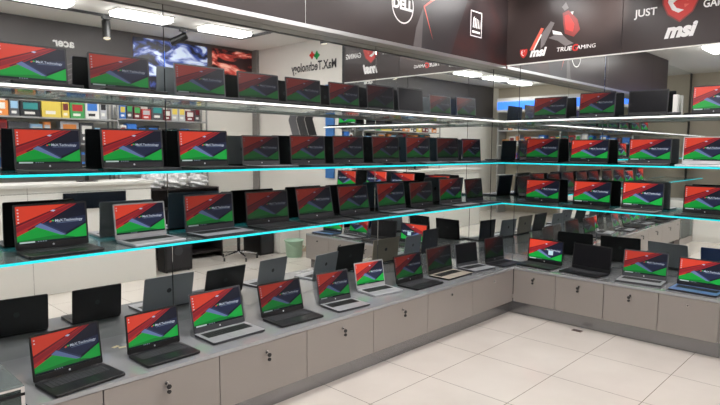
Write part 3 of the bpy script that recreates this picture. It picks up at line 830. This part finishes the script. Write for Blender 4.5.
def swirl_mat(name, bg, c1, c2, off):
    m = bpy.data.materials.new(name); m.use_nodes = True
    nt = m.node_tree; b = nt.nodes['Principled BSDF']; N = nt.nodes.new; L = nt.links.new
    tc = N('ShaderNodeTexCoord'); mp = N('ShaderNodeMapping'); mp.inputs['Location'].default_value = off; mp.inputs['Scale'].default_value = (1.6, 1, 3.2)
    L(tc.outputs['Object'], mp.inputs[0])
    no = N('ShaderNodeTexNoise'); no.inputs['Scale'].default_value = 1.3; no.inputs['Detail'].default_value = 9; no.inputs['Distortion'].default_value = 1.6
    L(mp.outputs[0], no.inputs['Vector']); rp = N('ShaderNodeValToRGB'); e = rp.color_ramp.elements
    e[0].position = .44; e[0].color = (*lin(bg), 1); e[1].position = .52; e[1].color = (*lin(c1), 1); x = e.new(.60); x.color = (*lin(c2), 1)
    L(no.outputs['Fac'], rp.inputs[0]); L(rp.outputs[0], b.inputs['Base Color']); L(rp.outputs[0], b.inputs['Emission Color'])
    b.inputs['Emission Strength'].default_value = .35; b.inputs['Roughness'].default_value = .3
    return m
for a, b_, mm, lab in ((-2.02, -.82, swirl_mat('blue_smoke_print', (26, 26, 36), (70, 90, 170), (214, 226, 250), (1, 0, 0)), 'backlit picture of blue-white smoke high on the back wall'),
                      (-.72, .03, swirl_mat('red_smoke_print', (40, 18, 20), (200, 70, 60), (250, 190, 170), (7.3, 0, 2.0)), 'backlit picture of red smoke high on the back wall')):
    m = MB(); m.box(a, b_, Y0+.021, Y0+.045, 2.5, 3.24, mm)
    tag(m.build('backlit_picture'), lab, 'picture', 'backlit smoke pictures')

# white wall sign
S_axes = dict(o=(XR-.002, 0, 0), u=(0, -1, 0), n=(-1, 0, 0))
t = thing('wall_sign', 'black shop lettering with a red and green emblem on the white wall', 'sign', (0, 0, 0))
m = MB(); plane_text(m, S_axes, 'MaX.Technology', 3.22, 2.90, .19, mat('sign_black', (24, 24, 26), .4), bold=.004, sx=.80); m.build('sign_lettering', t)
m = MB()
def blob(ca, cz, r, mm):
    pts = []
    for i in range(24):
        a = 2*math.pi*i/24; rr = r*(1+.25*math.cos(4*a)); pts.append((ca+rr*math.cos(a), cz+rr*math.sin(a)))
    plane_poly(m, S_axes, pts, .002, mm)
blob(3.14, 3.06, .055, mat('sign_green', (20, 150, 70), .4)); m.build('green_emblem', t)
m = MB(); blob(3.25, 3.075, .05, vred); m.build('red_emblem', t)
t = thing('chevron_poster', 'dark poster with grey arrow shapes on the white side wall', 'poster', (0, 0, 0))
m = MB()
for k, mm in ((0, mat('poster_black', (26, 26, 28), .5)), (1, mat('poster_dark', (52, 52, 54), .5)), (2, mat('poster_grey', (96, 96, 98), .5))):
    a = 3.14+.20*k
    plane_poly(m, S_axes, [(a, 2.30), (a+.19, 2.30), (a+.29, 2.10), (a+.19, 1.85), (a, 1.85), (a+.10, 2.10)], .001, mm)
m.build('arrow_shapes', t)
# sloping grey column between the dark graphic and the white wall
m = MB(); m.box(.064, .116, Y0+.001, Y0+.14, 0, H-.002, mat('grey_column', (132, 128, 124), .5), bev=.005)
tag(m.build('column'), 'slim grey column in the back corner beside the white sign wall', 'column')
m = MB(); m.box(.06, .118, -2.53, -2.485, .49, H-.002, black)
tag(m.build('door_frame_post'), 'black upright post at the end of the gaming board', 'post')
m = MB(); m.box(.09, .118, -2.92, -2.74, 1.2, 2.60, mat('blue_banner', (60, 116, 180), .5), bev=.004)
tag(m.build('blue_sign'), 'narrow blue upright sign on the white wall past the right shelves', 'sign')

# low dark rack with crumpled bags, tower, chair, bin
t = thing('storage_rack', 'dark open rack with crumpled bags on top beside the cream counter', 'rack', (-1.65, -4.3, 0))
b = MB(); dk = mat('dark_wood', (48, 42, 42), .5)
for x in (-.62, .6): b.box(x, x+.02, -.2, .2, 0, 1.04, dk)
b.box(-.62, .62, -.2, -.18, 0, 1.04, dk); b.build('rack_body', t)
for z in (.08, .42, .74, 1.04):
    s = MB(); s.box(-.62, .62, -.2, .2, z, z+.02, dk); s.build('rack_shelf', t)
for k, (x, s_) in enumerate(((-2.0, .15), (-1.66, .17), (-1.28, .14))):
    bm = bmesh.new(); bmesh.ops.create_icosphere(bm, subdivisions=4, radius=1)
    r2 = random.Random(k)
    ph = [r2.uniform(0, 6) for _ in range(6)]
    for v in bm.verts:
        c = v.co.copy()
        f = 1+.12*math.sin(7*c.x+ph[0])*math.sin(6*c.y+ph[1])+.10*math.sin(11*c.z+ph[2]+4*c.x)+.05*math.sin(17*c.y+ph[3])
        v.co = Vector((c.x*s_*1.15, c.y*s_, max(c.z, -.75)*s_*.8+s_*.6))*1.0
        v.co.x *= f; v.co.y *= f; v.co.z *= (f if c.z > 0 else 1)
    m = MB(); m.merge(bm, mat('white_plastic_film', (222, 222, 222), .3, noise=.35, nscale=16)); o = m.build('plastic_bag', loc=(x, -4.3, 1.06))
    tag(o, ['left', 'middle', 'right'][k]+' crumpled white plastic bag on the dark open rack', 'bag', 'crumpled plastic bags')
t = thing('computer_tower', 'black computer tower standing on the floor beside the cream counter', 'computer', (-2.08, -3.62, 0))
b = MB(); b.box(-.20, .20, -.10, .10, .012, .43, black, bev=.006); b.build('case', t)
b = MB(); b.box(-.17, .17, .1005, .104, .05, .40, mat('tower_front', (40, 40, 44), .35), bev=.001); b.cyl((0, .104, .28), (0, .107, .28), .06, mat('tower_fan', (62, 62, 66), .3), 24); b.build('front_grille', t)
for sx in (-.16, .16):
    for sy in (-.07, .07):
        b = MB(); b.cyl((sx, sy, 0), (sx, sy, .013), .015, black, 10); b.build('foot', t)
# office chair
t = thing('office_chair', 'black swivel office chair with chrome star base seen in the mirror', 'chair', (-1.0, -3.72, 0), R(30))
for k in range(5):
    a = 2*math.pi*k/5
    b = MB(); b.cyl((0, 0, .11), (.27*math.cos(a), .27*math.sin(a), .075), .018, chrome, 8, r2=.012); lg = b.build('leg', t)
    b = MB(); cx, cy = .27*math.cos(a), .27*math.sin(a); b.cyl((cx-.012, cy, .027), (cx+.012, cy, .027), .027, black, 14); b.build('castor', lg)
b = MB(); b.cyl((0, 0, .10), (0, 0, .42), .025, blackm, 12); b.build('gas_column', t)
b = MB(); b.box(-.24, .24, -.23, .23, .42, .50, mat('chair_fabric', (30, 32, 36), .9), bev=.03, seg=3); b.build('seat', t)
b = MB(); b.box(-.22, .22, .20, .26, .58, 1.02, mat('chair_fabric', (30, 32, 36), .9), bev=.025, seg=3); b.cyl((0, .20, .44), (0, .24, .62), .018, blackm, 8); b.build('backrest', t)
for s in (-1, 1):
    b = MB(); b.cyl((s*.25, .02, .46), (s*.26, .02, .66), .012, blackm, 8); b.box(s*.26-.02, s*.26+.02, -.12, .14, .66, .685, black, bev=.008); b.build('armrest', t)
# pail
t = thing('waste_bin', 'pale green plastic pail with a handle on the floor in the mirror', 'bin', (-.30, -3.28, 0))
gp = mat('pale_green_plastic', (176, 208, 184), .4)
b = MB(); b.lathe([(0.0, .003), (.105, .003), (.11, 0), (.115, .01), (.135, .24), (.150, .245), (.150, .262), (.137, .262), (.118, .02), (0, .014)], gp, n=28); b.build('bucket', t)
hp = []
for i in range(15):
    a = math.pi*i/14; hp.append((.152*math.cos(a), .152*math.sin(a)*.25+.0+.14*math.sin(a), .235-.09*math.sin(a)))
tube('handle', hp, .004, gp, '', '', parent=t)
# cream cupboard and black tower next to the pail
m = MB(); m.box(-.30, .09, -4.3, -3.62, 0, .72, wl, bev=.004)
o = m.build('side_cupboard'); tag(o, 'low cream cupboard against the white wall behind the green pail', 'cupboard')
m = MB(); m.box(-.33, -.315, -4.28, -3.97, .03, .69, wl); m.box(-.33, -.315, -3.95, -3.64, .03, .69, wl)
m.build('door', o)
m = MB(); m.box(-.62, -.36, -4.15, -3.70, 0, .50, blackm, bev=.006); o = m.build('network_cabinet'); tag(o, 'small black metal cabinet on the floor beside the cream cupboard', 'cabinet')
m = MB(); m.box(-.60, -.38, -3.70, -3.695, .03, .47, mat('vent_grey', (50, 50, 54), .4)); m.build('door', o)

# illuminated display wall on the far end
t = thing('display_rack', 'tall rack of small goods with a glowing blue header on the far end wall', 'rack', (0, 0, 0))
b = MB()
for y in (-4.3, -2.62, -.95): b.box(-7.85, -7.45, y-.02, y+.02, 0, 2.6, rk)
b.build('uprights', t)
for z in (.5, 1.0, 1.38, 1.76, 2.14):
    s = MB(); s.box(-7.85, -7.45, -4.3, -.95, z-.02, z, mat('rack_white', (206, 206, 204), .4)); s.build('rack_shelf', t)
b = MB(); b.box(-7.86, -7.40, -4.32, -.93, 2.6, 2.95, white, bev=.004); b.build('header', t)
b = MB(); b.box(-7.40, -7.39, -4.30, -.95, 2.66, 2.86, emit('blue_header_glow', (60, 120, 240), 1.6)); b.build('header_light', t, label='glowing blue strip')
for z, nm in ((1.0, 'second'), (1.38, 'third'), (1.76, 'fourth'), (2.14, 'top')):
    y = -4.22; k = 0
    while y < -1.1:
        w = rnd.choice([.12, .14, .17, .21]); h = rnd.uniform(.14, .27); cn, rgb = colours[rnd.choice([0, 0, 7, 1, 3, 2, 11, 6, 4, 9])]
        if y+w > -.97 or k > 20: break
        if z > 1.2: goods_box(-7.62, y+w/2, z, w-.015, .2, h, cn, rgb, '%s carton, %s along the %s shelf of the blue-lit rack' % (cn, ordn[k], nm), 'boxed goods on the blue-lit rack', R(-90))
        y += w; k += 1

# cream side cabinet next to the showcase, and beige partition above it
t = thing('side_cabinet', 'cream low cabinet at right angles beyond the glass showcase', 'cabinet', (0, 0, 0))
b = MB(); b.box(-6.6, -5.95, -1.9, -.03, 0, .72, wl, bev=.003); b.build('cabinet_body', t)
for y in (-1.88, -1.26, -.64):
    d = MB(); d.box(-5.95, -5.932, y, y+.60, .08, .70, wl, bev=.001, seg=1); d.build('door', t)

# ---------------------------------------------------------------- camera
cd = bpy.data.cameras.new('camera'); cam = bpy.data.objects.new('camera', cd); col.objects.link(cam)
f_px, yaw, pit, rol = 571.96, .7653, .0941, .0061
cd.sensor_fit = 'HORIZONTAL'; cd.sensor_width = 36; cd.lens = f_px/720*36; cd.clip_start = .02
fw = Vector((math.cos(yaw)*math.cos(pit), math.sin(yaw)*math.cos(pit), -math.sin(pit)))
r = Vector((math.sin(yaw), -math.cos(yaw), 0)); u = r.cross(fw)
r2 = r*math.cos(rol)+u*math.sin(rol); u2 = r2.cross(fw)
M = Matrix(((r2.x, u2.x, -fw.x, -5.8267), (r2.y, u2.y, -fw.y, -3.4985), (r2.z, u2.z, -fw.z, 1.65), (0, 0, 0, 1)))
cam.matrix_world = M
scn.camera = cam

w = bpy.data.worlds.new('world'); scn.world = w; w.use_nodes = True
w.node_tree.nodes['Background'].inputs[0].default_value = (.8, .85, .9, 1); w.node_tree.nodes['Background'].inputs[1].default_value = .3
scn.view_settings.view_transform = 'Standard'; scn.view_settings.look = 'None'
scn.view_settings.exposure = 0.0; scn.view_settings.gamma = 1; scn.view_settings.use_curve_mapping = False
scn.cycles.max_bounces = 14; scn.cycles.glossy_bounces = 8; scn.cycles.transparent_max_bounces = 24; scn.cycles.diffuse_bounces = 4
scn.cycles.caustics_reflective = True; scn.cycles.sample_clamp_indirect = 6
